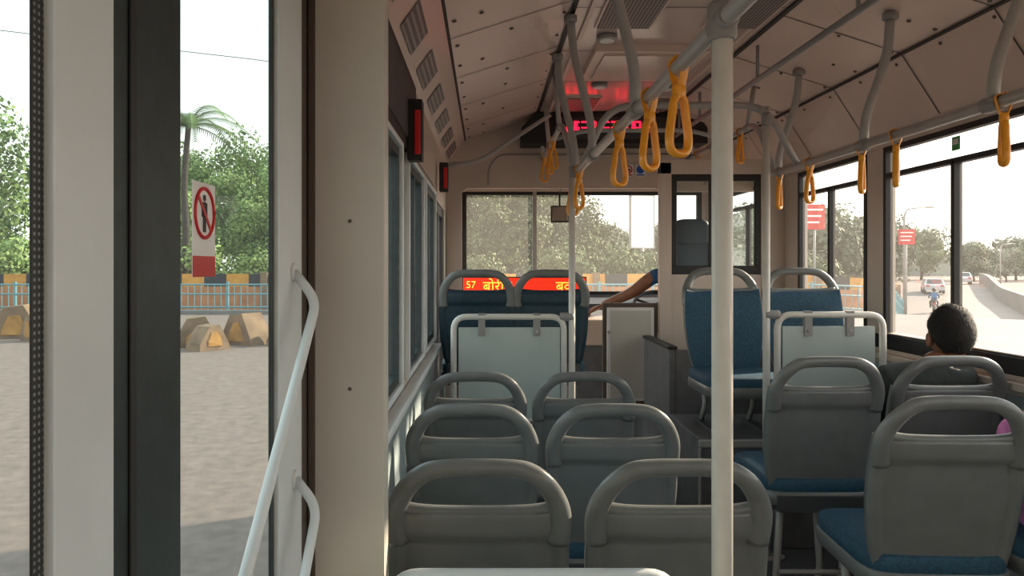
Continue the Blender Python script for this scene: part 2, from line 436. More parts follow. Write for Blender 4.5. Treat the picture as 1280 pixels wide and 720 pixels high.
# ---------------------------------------------------------------- right wall
b = B()
b.box((XR, YR, 0), (XR+.06, 4.95, z(-.50)), 'lowwall'); b.box((XR, YR, z(-.50)), (XR+.06, YF, z(-.34)), 'beige')
b.box((XR, 4.95, 0), (XR+.06, YF, z(-.50)), 'lowwall')
b.box((XR, YR, z(.60)), (XR+.06, YF, z(.70)), 'beige')
for y0, y1 in ((3.77, 3.94), (4.80, 5.05), (2.28, 2.42), (.85, 1.0), (-.6, -.45), (YR, YR+.1), (6.45, YF)):
    b.box((XR, y0, z(-.34)), (XR+.06, y1, z(.60)), 'beige')
b.obj('wall_right', .004)
for y0, y1 in ((-.45, .85), (1.0, 2.28), (2.42, 3.77), (3.94, 4.80), (5.05, 6.45)):
    window('window_%d' % wn, XR, y0, y1, z(-.37), z(.60), 'glass', 'black', .026, .03, vs=(3.21,) if y0 == 2.42 else ((y0+y1)/2,), hs=(z(.455),), side=1); wn += 1
b = B(); b.box((XR-.012, YR+.1, z(-.42)), (XR, 4.9, z(-.35)), 'black'); b.box((XR-.05, YR+.1, z(-.47)), (XR, 4.9, z(-.44)), 'beige'); b.obj('trim_5', .004)
b = B(); b.box((XR-.015, YR+.1, 0), (XR, 4.9, .12), 'black'); b.obj('baseboard_right')
e = B(); e.box((XR+.008, 3.18, z(.50)), (XR+.010, 3.235, z(.56)), 'green'); e.box((XR+.006, 3.19, z(.525)), (XR+.008, 3.225, z(.55)), 'signwhite'); e.obj('exit_sticker')

b = B(); b.box((-.42, YR-.06, 0), (2.1, YR, z(1.3)), 'beige'); b.obj('wall_back')
b = B()
b.box((XL-.06, YF, -.1), (XR+.06, YF+.06, z(-.26)), 'boxgrey'); b.box((XL-.06, YF, z(.66)), (XR+.06, YF+.06, z(1.3)), 'beige')
b.box((XL-.06, YF, z(-.26)), (-.21, YF+.06, z(.66)), 'beige'); b.box((XR-.1, YF, z(-.26)), (XR+.06, YF+.06, z(.66)), 'beige')
b.obj('wall_front')
b = B()
b.box((-.21, YF+.01, z(-.26)), (-.17, YF+.05, z(.66)), 'black'); b.box((XR-.14, YF+.01, z(-.26)), (XR-.1, YF+.05, z(.66)), 'black')
b.box((-.17, YF+.01, z(.63)), (XR-.14, YF+.05, z(.66)), 'black'); b.box((-.17, YF+.01, z(-.26)), (XR-.14, YF+.05, z(-.23)), 'black')
b.box((.42, YF+.0, z(-.26)), (.455, YF+.05, z(.66)), 'polegrey')
b.poly([(-.17, YF+.03, z(-.23)), (XR-.14, YF+.03, z(-.23)), (XR-.14, YF+.03, z(.63)), (-.17, YF+.03, z(.63))], 'glassfront')
b.obj('window_%d' % wn); wn += 1
b = B()
prof = [(XL, z(.56)), (-.17, z(.56)), (-.14, z(.585)), (1.30, z(.585)), (1.34, z(.56)), (XR, z(.56)), (XR, z(.68)), (1.855, z(.95)), (1.32, z(1.12)), (.38, z(1.12)), (-.155, z(.95)), (XL, z(.75))]
b.prism(prof, 1, 5.60, 5.64, 'beige')
b.box((-.30, 5.60, 0), (-.18, 5.64, z(.56)), 'beige')
pth = round_path([(.02, 5.597, z(.61)), (.02, 5.597, z(.74)), (.10, 5.597, z(.84)), (1.6, 5.597, z(.84)), (1.66, 5.597, z(.74)), (1.66, 5.597, z(.61))], .05)
b.tube(pth, .006, 'bracket', 8)
b.obj('wall_header')
e = empty('destination_display', (0, 0, 0))
b = B()
b.prism([(.26, z(.885)), (1.61, z(.885)), (1.61, z(1.0)), (1.52, z(1.112)), (.36, z(1.112)), (.26, z(1.0))], 1, 5.36, 5.59, 'black')
b.box((.50, 5.350, z(.915)), (1.38, 5.362, z(1.075)), 'dash')
b.obj('housing', .01, parent=e)
b = B(); x = .585
random.seed(4)
P_ = .0135
def glyph(x0):
    w = random.choice((3, 4, 5))
    b.box((x0, 5.346, z(1.030)), (x0+P_*w, 5.352, z(1.030)+P_*1.2), 'led')
    for c in range(w):
        if random.random() < .55: b.box((x0+P_*c, 5.346, z(1.030)-P_*random.choice((2, 4, 5))), (x0+P_*(c+1), 5.352, z(1.030)), 'led')
    b.box((x0, 5.346, z(1.030)-P_*random.choice((3, 5))), (x0+P_*w, 5.352, z(1.030)-P_*2), 'led')
    return w*P_
while x < 1.22:
    x += glyph(x)+P_*random.choice((1, 1, 1, 2))
b.obj('led_rows', parent=e)
b = B()
for x, m in ((1.08, 'red'), (1.17, 'bluesign')):
    b.box((x-.038, 5.594, z(.675)), (x+.038, 5.60, z(.765)), 'signwhite')
    b.torus((x, 5.592, z(.725)), .026, .005, m, (0,1,0), 24, 6)
b.disc((1.17, 5.591, z(.725)), .024, (0,1,0), 'bluesign', 20, .002)
b.box((-.026, 0, -.003), (.026, .002, .003), 'red', Matrix.Translation((1.08, 5.590, z(.725))) @ Matrix.Rotation(math.radians(45), 4, 'Y'))
b.box((1.07, 5.591, z(.722)), (1.095, 5.593, z(.728)), 'black')
b.box((1.05, 5.592, z(.680)), (1.11, 5.594, z(.690)), 'red'); b.box((1.14, 5.592, z(.680)), (1.20, 5.594, z(.690)), 'bluesign')
b.obj('no_smoking_sticker')

# ---------------------------------------------------------------- driver's cab partition
b = B()
Y0, Y1 = 5.02, 5.06
xa, xb = 1.20, 1.90
b.box((xa-.02, Y0-.01, 0), (xa+.06, Y1+.01, z(.70)), 'beige')
b.box((xb-.03, Y0, 0), (XR, Y1, z(.66)), 'beige')
b.box((xa+.06, Y0, 0), (xb-.03, Y1, z(-.06)), 'beige')
b.box((xa-.02, Y0-.01, z(.62)), (XR, Y1+.01, z(.72)), 'beige')
for a_, c_ in (((xa+.06, z(-.06)), (xb-.03, z(-.0))), ((xa+.06, z(.575)), (xb-.03, z(.62))), ((xa+.06, z(0)), (xa+.10, z(.575))), ((xb-.07, z(0)), (xb-.03, z(.575))), ((1.52, z(0)), (1.55, z(.575)))):
    b.box((a_[0], Y0+.005, a_[1]), (c_[0], Y1-.005, c_[1]), 'black')
b.poly([(xa+.1, Y0+.02, z(0)), (xb-.07, Y0+.02, z(0)), (xb-.07, Y0+.02, z(.575)), (xa+.1, Y0+.02, z(.575))], 'glassdoor')
b.obj('driver_partition', .004)
b = B(); b.box((.80, 5.04, z(-.95)), (1.17, 5.075, z(-.255)), 'brown'); b.box((.825, 5.030, z(-.92)), (1.145, 5.042, z(-.285)), 'signwhite')
b.box((.845, 5.026, z(-.90)), (1.125, 5.031, z(-.305)), 'pillar')
b.tube([(.82, 5.057, 0), (.82, 5.057, z(-.95))], .015, 'polegrey'); b.tube([(1.15, 5.057, 0), (1.15, 5.057, z(-.95))], .015, 'polegrey')
b.disc((.84, 5.024, z(-.45)), .012, (0,1,0), 'chrome', 12, .02)
b.obj('door_3', .006)
b = B(); b.prism([(6.05, 0), (6.05, z(-.48)), (6.18, z(-.32)), (6.58, z(-.28)), (6.58, 0)], 0, -.22, 1.98, 'dash')
b.prism([(5.72, z(-.62)), (5.72, z(-.42)), (6.04, z(-.36)), (6.04, z(-.62))], 0, .68, .98, 'beige')
b.box((.70, 5.74, 0), (.96, 6.04, z(-.62)), 'boxgrey')
b.obj('dashboard', .01)
e = empty('route_led_board', (0, 0, 0))
b = B(); b.box((-.20, 6.30, z(-.245)), (.86, 6.34, z(-.095)), 'black'); b.box((-.19, 6.294, z(-.235)), (.85, 6.301, z(-.105)), 'ledboard')
b.box((-.15, 6.3, z(-.30)), (-.13, 6.34, z(-.24)), 'black'); b.box((.26, 6.3, z(-.30)), (.28, 6.34, z(-.24)), 'black'); b.box((.76, 6.3, z(-.30)), (.78, 6.34, z(-.24)), 'black')
b.obj('panel', parent=e)
text('57', .085, 'ledtext', (-.125, 6.290, z(-.165)), (math.pi/2, 0, 0), 'number_text', e)
text('बोरीव', .12, 'ledtext', (.10, 6.290, z(-.18)), (math.pi/2, 0, 0), 'place_text', e)
text('बुवी', .12, 'ledtext', (.68, 6.290, z(-.18)), (math.pi/2, 0, 0), 'place_text_b', e)
b = B(); b.tube([(.62, 6.2, z(.62)), (.62, 6.2, z(.50))], .008, 'black'); b.box((.545, 6.17, z(.36)), (.695, 6.20, z(.50)), 'black'); b.box((.555, 6.165, z(.37)), (.685, 6.171, z(.49)), 'mirror')
b.tube([(.62, 6.2, z(.62)), (.62, 5.64, z(.62))], .008, 'black')
b.obj('rear_view_mirror', .008)
b = B(); n = Vector((0, -.55, .8)); c = Vector((1.42, 5.98, z(-.34)))
b.torus(c, .22, .014, 'black', n, 40, 10); b.disc(c, .055, n, 'black', 20, .04)
q = n.to_track_quat('Z', 'Y')
for a in (0, 2.1, 4.2): b.tube([c, c+q @ Vector((.215*math.cos(a+.5), .215*math.sin(a+.5), 0))], .01, 'black', 8)
b.tube([c, c+Vector((0, .10, -.15))], .025, 'black'); b.obj('steering_wheel')

# ---------------------------------------------------------------- seats
def seat_mesh(name, H, shell, pad, handle, floorz=0.0, cush=None):
    b = B()
    cush = cush or H-.50
    lean = .16
    def yl(zz): return (H-zz)*lean
    zt, zb = H-.132, H-.60
    def wid(v):
        if v > .72:  return .216-.010*((v-.72)/.28)**2
        return .178+.038*math.sin(min(1, v/.72)*math.pi/2)
    def outline(u, v):
        w = wid(v)
        x = u*w
        zz = zb+(zt-zb)*v
        cr = max(0, abs(u)-.75)/.25
        zz += cr*cr*.05*(1-v)**6 + cr*cr*.012*v**8
        return x, zz
    def back(u, v):
        x, zz = outline(u, v)
        edge = abs(u)**4*.022
        du = max(0, abs(u)-.82)/.07; dv = max(0, .07-v)/.05; dt = max(0, v-.84)/.04
        d = min(1, max(du, dv, dt)); ins = 1-d*d*(3-2*d)
        return Vector((x, yl(zz)+edge+.013*ins+.004*max(0, (v-.95)/.05)**2, zz))
    def front(u, v):
        x, zz = outline(u, v)
        bul = (1-abs(u)**4)*(1-(2*v-1)**6)
        return Vector((x*.99, yl(zz)+.038+abs(u)**4*.018+.022*bul-.012*math.sin(math.pi*min(1, v*1.2))*(1-u*u), zz))
    b.slab(back, front, 44, 44, shell, pad, shell)
    hp = [(-.190, yl(H-.21)+.026, H-.21), (-.193, yl(H-.145)+.018, H-.145), (-.180, yl(H-.10)+.012, H-.098), (-.152, .012, H-.056), (-.112, .010, H-.030), (-.06, .010, H-.023), (0, .010, H-.022)]
    hp = hp+[(-p[0], p[1], p[2]) for p in hp[-2::-1]]
    P = spline(hp, 6); n = len(P)
    b.tube(P, [.028-.007*math.sin(math.pi*i/(n-1)) for i in range(n)], handle, 16, flat=.80, up=(1, 0, 0))
    b.tube(spline([(-.188, yl(zt)+.024, zt+.010), (-.1, yl(zt)+.020, zt), (.1, yl(zt)+.020, zt), (.188, yl(zt)+.024, zt+.010)], 5), .0145, shell, 12)
    b.sup((0, .30, cush-.015), (.208, .225, .042), pad, .32, 32, 14)
    b.sup((0, .30, cush-.055), (.212, .232, .035), shell, .3, 32, 12)
    b.box((-.17, .06, cush-.10), (.17, .12, zb+.06), 'seatdark')
    for x in (-.13, .13):
        b.tube(round_path([(x, .14, cush-.07), (x, .20, floorz+.02+.1), (x, .12, floorz+.012)], .05), .014, 'polegrey', 10)
        b.tube(round_path([(x, .44, cush-.07), (x, .38, floorz+.12), (x, .42, floorz+.012)], .05), .014, 'polegrey', 10)
        b.box((x-.025, .08, floorz), (x+.025, .46, floorz+.012), 'seatdark')
    b.tube([(-.13, .30, cush-.085), (.13, .30, cush-.085)], .012, 'polegrey', 10)
    b.tube([(-.13, .16, floorz+.2), (.13, .16, floorz+.2)], .01, 'polegrey', 10)
    return b.mesh(name)
mL = seat_mesh('seat_left', .958, 'seatgrey', 'bluepad', 'seatgrey')
mR = seat_mesh('seat_right', 1.065, 'seatgrey', 'bluepad', 'seatgrey')
mF = seat_mesh('seat_front', .98, 'bluedark', 'bluepad', 'seatgrey', cush=.42)
mF2 = seat_mesh('seat_facing', .85, 'seatgrey', 'bluepad', 'seatgrey', cush=.28)
def place(me, x, y, zz=0, rot=0, name='bus_seat'):
    o = bpy.data.objects.new(name, me); COL.objects.link(o); o.location = (x, y, zz); o.rotation_euler = (0, 0, rot); return o
for y in (1.69, 2.37, 3.08):
    place(mL, -.045 if y > 2 else -.018, y); place(mL, .415 if y > 2 else .452, y)
place(mR, 1.315, 2.05, -.025, -.05); place(mR, 1.785, 2.05)
place(mR, 1.28, 2.74); place(mR, 1.755, 2.76)
place(mF, -.05, 4.15, .40); place(mF, .37, 4.15, .40)
place(mF2, 1.32, 4.2, .54, math.pi); place(mF2, 1.77, 4.2, .54, math.pi)
b = B(); b.box((XL+.02, 4.02, 0), (.60, 4.70, .40), 'boxgrey'); b.obj('wheel_box', .01)
b = B(); b.box((1.06, 3.66, 0), (2.0, 4.30, .54), 'boxgrey'); b.box((1.052, 3.652, .50), (2.0, 3.664, .54), 'polegrey'); b.box((1.052, 3.652, 0), (1.066, 3.664, .5), 'polegrey')
b.obj('wheel_box', .01)
b = B(); b.box((1.07, 4.32, 0), (1.11, 5.00, z(-.49)), 'boxgrey'); b.box((1.06, 4.31, z(-.49)), (1.12, 5.0, z(-.47)), 'black'); b.box((1.11, 4.32, 0), (2.0, 4.36, z(-.49)), 'boxgrey'); b.obj('equipment_cabinet', .006)

# ---------------------------------------------------------------- partitions with tubular frames
def partition(xa, xb, y, ztop, zbot, pa, pb, name='modesty_partition'):
    b = B(); r = .016
    b.tube(round_path([(xa, y, 0), (xa, y, ztop), (xb, y, ztop), (xb, y, 0)], .07), r, 'pole', 12)
    b.box((pa, y-.006, zbot), (pb, y+.006, ztop-.055), 'panel')
    b.tube([(pa, y, zbot), (pb, y, zbot)], .01, 'pole')
    for x in (pa+.12, pb-.12):
        b.box((x-.018, y-.014, ztop-.10), (x+.018, y+.014, ztop+.018), 'bracket')
        b.disc((x, y-.016, ztop-.075), .006, (0,1,0), 'chrome', 8)
    b.box((xa, y-.01, z(-.6)), (pa+.01, y+.01, z(-.57)), 'bracket'); b.box((pb-.01, y-.01, z(-.6)), (xb, y+.01, z(-.57)), 'bracket')
    b.disc((xa, y, .006), .035, (0,0,1), 'polegrey', 16, .012); b.disc((xb, y, .006), .035, (0,0,1), 'polegrey', 16, .012)
    return b.obj(name)
partition(-.165, .405, 3.83, z(-.265), z(-.80), -.14, .385)
partition(1.395, 1.90, 3.54, z(-.235), z(-.85), 1.42, 1.86)
b = B(); b.tube(round_path([(-.17, 1.36, 0), (-.17, 1.36, z(-.573)), (.345, 1.36, z(-.573)), (.345, 1.36, 0)], .05), .016, 'white', 14)
b.box((-.15, 1.355, .12), (.325, 1.365, z(-.62)), 'panel'); b.obj('modesty_partition')

# ---------------------------------------------------------------- poles and overhead rails
def sleeve(b, c, ax, r=.026, l=.06, m='bracket'):
    ax = Vector(ax).normalized(); c = Vector(c); b.tube([c-ax*l/2, c-ax*l*.4, c+ax*l*.4, c+ax*l/2], [r*.9, r, r, r*.9], m, 14)
BX, BZ = .47, z(.484)
RX = 1.52
b = B()
b.tube([(.47, 1.47, 0), (.47, 1.47, z(1.118))], .0205, 'pole', 20); b.disc((.47, 1.47, .008), .05, (0,0,1), 'polegrey', 20, .016)
sleeve(b, (.47, 1.47, BZ+.0), (0,0,1), .029, .075); sleeve(b, (.47, 1.47, BZ), (0,1,0), .024, .09)
b.obj('grab_pole')
b = B()
b.tube([(.447, 3.83, 0), (.447, 3.83, BZ)], .017, 'pole', 16); sleeve(b, (.455, 3.83, BZ), (0,0,1), .025, .06); sleeve(b, (.42, 3.83, z(-.265)), (1,0,0), .022, .07)
b.disc((.447, 3.83, .008), .045, (0,0,1), 'polegrey', 20, .016); b.obj('grab_pole')
b = B()
b.tube([(1.343, 3.54, 0), (1.343, 3.54, z(.76))], .017, 'pole', 16); sleeve(b, (1.343, 3.54, z(.70)), (0,0,1), .023, .06); sleeve(b, (1.37, 3.54, z(-.235)), (1,0,0), .022, .07)
b.disc((1.343, 3.54, .008), .045, (0,0,1), 'polegrey', 20, .016); b.obj('grab_pole')
e = empty('overhead_grab_rail')
b = B(); b.tube([(BX, -.3, BZ), (BX, 3.9, BZ)], .018, 'polegrey', 14)
b.tube([(RX, -.3, BZ), (RX, 3.9, BZ)], .018, 'polegrey', 14)
for x in (BX, RX):
    s_ = .43 if x < 1 else RX
    b.tube(round_path([(x, 3.88, BZ), (s_, 4.15, z(.80)), (s_, 5.58, z(.80))], .12), .016, 'polegrey', 12)
b.obj('long_rails', parent=e)
b = B()
b.tube(round_path([(BX, 3.6, BZ), (.60, 3.6, z(.78)), (1.36, 3.6, z(.78)), (RX, 3.6, BZ)], .13, 8), .017, 'polegrey', 12)
b.tube(round_path([(XL+.02, 5.0, z(.68)), (-.05, 5.0, z(.70)), (.43, 4.9, z(1.0))], .1), .014, 'polegrey', 10)
b.tube(round_path([(.43, 4.7, z(.80)), (.62, 4.7, z(.86)), (1.30, 4.7, z(.86)), (RX, 4.7, z(.80))], .1), .014, 'polegrey', 10)
b.obj('cross_rails', parent=e)
b = B()
for y in (.9, 2.31, 3.25, 3.85):
    b.tube(round_path([(.375, y+.02, z(1.112)), (.385, y+.015, z(.95)), (BX-.005, y, z(.62)), (BX, y, BZ)], .2, 8), .018, 'polegrey', 12); sleeve(b, (BX, y, BZ), (0,1,0), .025, .07)
    sleeve(b, (.375, y+.02, z(1.09)), (0,0,1), .03, .03)
for y in (.9, 2.22, 2.98, 3.85):
    b.tube(round_path([(1.63, y, z(1.02)), (1.62, y, z(.85)), (RX+.01, y, z(.60)), (RX, y, BZ)], .2, 8), .018, 'polegrey', 12); sleeve(b, (RX, y, BZ), (0,1,0), .025, .07)
    sleeve(b, (1.63, y, z(1.005)), (0,0,1), .03, .03)
for y in (4.3, 5.0, 5.5):
    b.tube([(.40, y, z(1.112)), (.43, y, z(.80))], .014, 'polegrey', 10); sleeve(b, (.43, y, z(.80)), (0,1,0), .021, .05)
    b.tube([(1.56, y, z(1.04)), (RX, y, z(.80))], .014, 'polegrey', 10); sleeve(b, (RX, y, z(.80)), (0,1,0), .021, .05)
b.obj('hangers', parent=e)
b = B(); b.tube([(1.36, 1.6, z(.93)), (1.36, 5.3, z(.93))], .014, 'bracket', 10)
for y in (1.8, 2.7, 3.7, 4.7, 5.2): b.tube([(1.36, y, z(.93)), (1.36, y, z(1.10))], .009, 'bracket', 8)
b.obj('ceiling_rail')
def strap_mesh():
    b = B()
    b.tube(spline([(0, 0, .024), (.0, .022, .013), (0, .019, -.012), (0, .007, -.045), (0, -.007, -.045), (0, -.019, -.012), (0, -.022, .013), (0, 0, .024)], 4), .012, 'yellow', 8, flat=.25, up=(1, 0, 0))
    b.sup((0, 0, -.055), (.015, .013, .018), 'yellow', .6, 12, 8)
    hp = [(0, 0, -.058), (-.014, 0, -.078), (-.020, 0, -.115), (-.027, 0, -.160), (-.022, 0, -.188), (0, 0, -.197), (.022, 0, -.188), (.027, 0, -.160), (.020, 0, -.115), (.014, 0, -.078), (0, 0, -.058)]
    b.tube(spline(hp, 5), .0115, 'yellow', 12, flat=.8, up=(0, 1, 0))
    return b.mesh('hanging_strap')
sm = strap_mesh()
for x, y, zz, r, s_ in ((BX, 1.80, BZ, .45, 1.08), (BX, 2.12, BZ, .6, 1.05), (BX, 2.60, BZ, .5, 1.02), (BX, 3.72, BZ, .6, 1), (BX, 4.0, BZ-.015, .2, 1), (.43, 4.7, z(.80), .3, .95), (.43, 4.92, z(.80), .9, .95), (.43, 5.4, z(.8), .4, .95),
                     (RX, 2.17, BZ, 1.2, .95), (RX, 2.74, BZ, 1.0, .95), (RX, 2.99, BZ-.0, .9, .95), (RX, 3.47, BZ, .5, .95), (RX, 3.83, BZ, .9, .95), (RX, 4.42, z(.8), .6, .95), (RX, 5.3, z(.8), .9, .95)):
    o = place(sm, x, y, zz, r, 'hanging_strap'); o.scale = (s_,)*3

# ---------------------------------------------------------------- people
def skin_mesh(J, E, root, sub=2):
    names = list(J); me = bpy.data.meshes.new('sk')
    me.from_pydata([J[n][0] for n in names], [(names.index(a), names.index(c)) for a, c in E], [])
    o = bpy.data.objects.new('sk', me); COL.objects.link(o)
    sk = o.modifiers.new('s', 'SKIN'); sk.use_smooth_shade = True
    for i, n in enumerate(names):
        r = J[n][1]; rr = r if isinstance(r, tuple) else (r, r)
        me.skin_vertices[0].data[i].radius = rr; me.skin_vertices[0].data[i].use_root = (n == root)
    ss = o.modifiers.new('u', 'SUBSURF'); ss.levels = sub; ss.render_levels = sub
    dg = bpy.context.evaluated_depsgraph_get(); dg.update()
    m2 = bpy.data.meshes.new_from_object(o.evaluated_get(dg)); bpy.data.objects.remove(o)
    return m2
def head(b, c, rotz=0, tilt=0):
    M = Matrix.Rotation(rotz, 4, 'Z') @ Matrix.Rotation(tilt, 4, 'X'); c = Vector(c)
    def hf(p):
        q = p.copy()
        t = max(0, -p.z/.115)
        q.x *= 1-.28*t**1.6
        if p.y < 0: q.y *= 1-.25*t
        else: q.y *= 1-.06*t
        return q
    b.sup(c, (.076, .094, .115), 'skin', 1, 32, 24, M, hf)
    def tr(p): return M @ Vector(p)+c
    b.tube([tr((0, .088, .02)), tr((0, .104, -.012)), tr((0, .108, -.022)), tr((0, .092, -.030))], [.007, .011, .014, .008], 'skin', 10)
    for s_ in (-1, 1):
        b.sup(tr((s_*.031, .080, .005)), (.014, .009, .008), 'eyew', 1, 12, 8, M); b.sup(tr((s_*.031, .087, .005)), (.006, .004, .006), 'hair', 1, 8, 6, M)
        b.tube([tr((s_*.016, .092, .026)), tr((s_*.032, .091, .031)), tr((s_*.050, .080, .025))], .0035, 'hair', 6)
        b.sup(tr((s_*.082, .002, -.020)), (.011, .018, .030), 'skin', .9, 12, 10, M)
    b.tube([tr((-.022, .080, -.055)), tr((0, .088, -.053)), tr((.022, .080, -.055))], [.003, .006, .003], 'lip', 8)
    def low_at(y): return -.066 if y < -.045 else (-.066+(y+.045)/.05*.076 if y < .005 else .010+(y-.005)*.5)
    def hair(p):
        u = hf(p)
        low = low_at(p.y)
        n = math.sin(p.x*60+1)*math.sin(p.y*65+1)*math.sin(p.z*60)
        k = max(0, min(1, (low-u.z)/.018))
        u = u*(1+.012*n)
        u.x *= 1-.16*k; u.y *= 1-.16*k
        return u
    hc = c+M @ Vector((0, -.004, .008))
    b.sup(hc, (.085, .103, .121), 'hair', 1, 56, 40, M, hair)
    rh = random.Random(5)
    for _ in range(3500):
        v = Vector((rh.gauss(0, 1), rh.gauss(0, 1), rh.gauss(0, 1))).normalized()
        p = hf(Vector((v.x*.0845, v.y*.1025, v.z*.1205)))
        if p.z < low_at(p.y)+.004: continue
        d = (v*.22+Vector((rh.gauss(0, .18), rh.gauss(0, .18)-.1, -.55+rh.gauss(0, .2)))).normalized()
        dv = d.dot(v); d = (d+v*(.30-dv)).normalized()
        sd = v.cross(d).normalized()*.0013; L = rh.uniform(.010, .020)
        b.poly([hc+M @ (p-sd), hc+M @ (p+sd), hc+M @ (p+d*L)], 'hair')
def hand(b, w, d, side, palm_n, curl=.6, s_=1.0):
    w = Vector(w); d = Vector(d).normalized(); n = Vector(palm_n); n = (n-d*n.dot(d)).normalized(); l = d.cross(n)*side
    b.tube([w-d*.02, w+d*.02, w+d*.06, w+d*.09], [.024, .030, .038, .034], 'skin', 14, flat=.5, up=l)
    for k, (off, ln) in enumerate(((-.030, .070), (-.010, .080), (.010, .075), (.029, .058))):
        p = w+d*.085+l*off; pts = [p]; a = .15
        for seg in (.45, .32, .23):
            dd = d*math.cos(a)+n*math.sin(a); p = p+dd*ln*seg; pts.append(p); a += curl
        b.tube(spline(pts, 3), [.0095, .0075], 'skin', 8)
    p = w+d*.025-l*.028; t = (d*.6-l*.75+n*.3).normalized()
    b.tube(spline([p, p+t*.03, p+t*.05+d*.012, p+t*.056+d*.035], 3), [.013, .009], 'skin', 8)
def person(name, J, E, root, region, hd, hands, rz=0):
    e = empty(name, J[root][0]); inv = -Vector(J[root][0])
    m = skin_mesh(J, E, root); m.materials.clear()
    for k in ['skin', region['shirt'], 'trouser']: m.materials.append(MATS[k])
    for p in m.polygons:
        p.use_smooth = True; p.material_index = region['fn'](p.center)
    o = bpy.data.objects.new('body', m); COL.objects.link(o); o.parent = e; o.location = inv
    b = B(); head(b, hd, rz)
    for h_ in hands: hand(b, *h_)
    for s_ in ('L', 'R'):
        a = Vector(J['ankle'+s_][0])
        b.sup(a+Vector((0, .05, -.06)), (.045, .12, .04), 'black', .6, 16, 10)
    b.obj('head_and_hands', parent=e, loc=inv)
    return e
def seated(x, y, zs, sh, w=1.0):
    J = {'pel': ((x, y, zs+.10), (.15*w, .11)), 'sp': ((x, y-.01, (zs+sh)/2+.03), (.135*w, .10)), 'ch': ((x, y-.015, sh-.09), (.155*w, .105)), 'nb': ((x, y, sh+.015), (.062, .06)), 'nk': ((x, y+.015, sh+.075), (.052, .052))}
    E = [('pel', 'sp'), ('sp', 'ch'), ('ch', 'nb'), ('nb', 'nk')]
    for s_, n in ((-1, 'L'), (1, 'R')):
        J['hip'+n] = ((x+s_*.09, y+.06, zs+.08), .085); J['knee'+n] = ((x+s_*.11, y+.40, zs+.08), .06); J['ankle'+n] = ((x+s_*.10, y+.30, .10), .042)
        E += [('pel', 'hip'+n), ('hip'+n, 'knee'+n), ('knee'+n, 'ankle'+n)]
        J['sh'+n] = ((x+s_*.155*w, y, sh-.035), .06); J['el'+n] = ((x+s_*.195*w, y+.06, sh-.29), .043); J['wr'+n] = ((x+s_*.11, y+.29, zs+.17), .028)
        E += [('ch', 'sh'+n), ('sh'+n, 'el'+n), ('el'+n, 'wr'+n)]
    return J, E
px_, py_ = 1.785, 3.0
J, E = seated(px_, py_, .585, .985)
J['nk'] = ((px_+.08, py_+.01, 1.045), (.052, .052)); J['nb'] = ((px_+.03, py_, .985), (.066, .06))
def regP(c):
    if c.z > 1.030: return 0
    if c.z > .68 and c.y < py_+.12: return 1
    if c.z > .72 and c.y < py_+.33: return 0
    return 2
person('seated_passenger', J, E, 'pel', {'shirt': 'shirt', 'fn': regP}, (px_+.118, py_+.03, 1.115),
       [(J['wrL'][0], (.15, 1, -.15), 1, (0, 0, -1), .35), (J['wrR'][0], (-.15, 1, -.15), -1, (0, 0, -1), .35)], rz=-.1)
dx, dy = 1.50, 5.62
J, E = seated(dx, dy, .88, 1.34)
for n, s_ in (('L', -1), ('R', 1)):
    J['ankle'+n] = ((dx+s_*.1, 5.93, .52), .042); J['knee'+n] = ((dx+s_*.12, 5.93, .90), .06)
J['shL'] = ((dx-.20, dy-.02, 1.34), .064); J['elL'] = ((1.12, dy+.05, 1.19), .047); J['wrL'] = ((.905, dy+.16, 1.085), .033)
J['elR'] = ((dx+.22, dy+.08, 1.06), .045); J['wrR'] = ((1.60, 5.90, 1.12), .03)
def regD(c):
    if c.z > 1.415: return 0
    if c.x < 1.25 and c.y < 5.9 and c.z > 1.0: return 0
    if c.y > 5.74 and c.z > 1.02: return 0
    if c.z > .98 and c.y < 5.85: return 1
    return 2
person('bus_driver', J, E, 'pel', {'shirt': 'blueshirt', 'fn': regD}, (dx, dy+.03, 1.49),
       [(J['wrL'][0], (-.8, .45, -.42), -1, (0, 0, -1), .45), (J['wrR'][0], (-.2, .6, .3), -1, (0, .3, -1), .8)])
b = B(); b.sup((dx, 5.40, 1.22), (.23, .055, .36), 'bluedark', .4); b.sup((dx, 5.40, 1.64), (.13, .045, .10), 'bluedark', .5)
b.sup((dx, 5.64, .82), (.23, .25, .06), 'bluedark', .4); b.box((dx-.16, 5.45, .42), (dx+.16, 5.80, .78), 'black'); b.box((1.15, 5.3, 0), (1.99, 6.03, .42), 'boxgrey')
b.obj('driving_chair')
b = B()
def pk(p):
    return Vector((p.x+.012*math.sin(p.z*30), p.y+.012*math.sin(p.x*40+1), p.z+.014*math.sin(p.x*45)*math.cos(p.y*30)))
b.sup((1.725, 2.31, .765), (.125, .09, .18), 'pink', .8, 32, 24, None, pk)
b.obj('pink_cloth_bag')

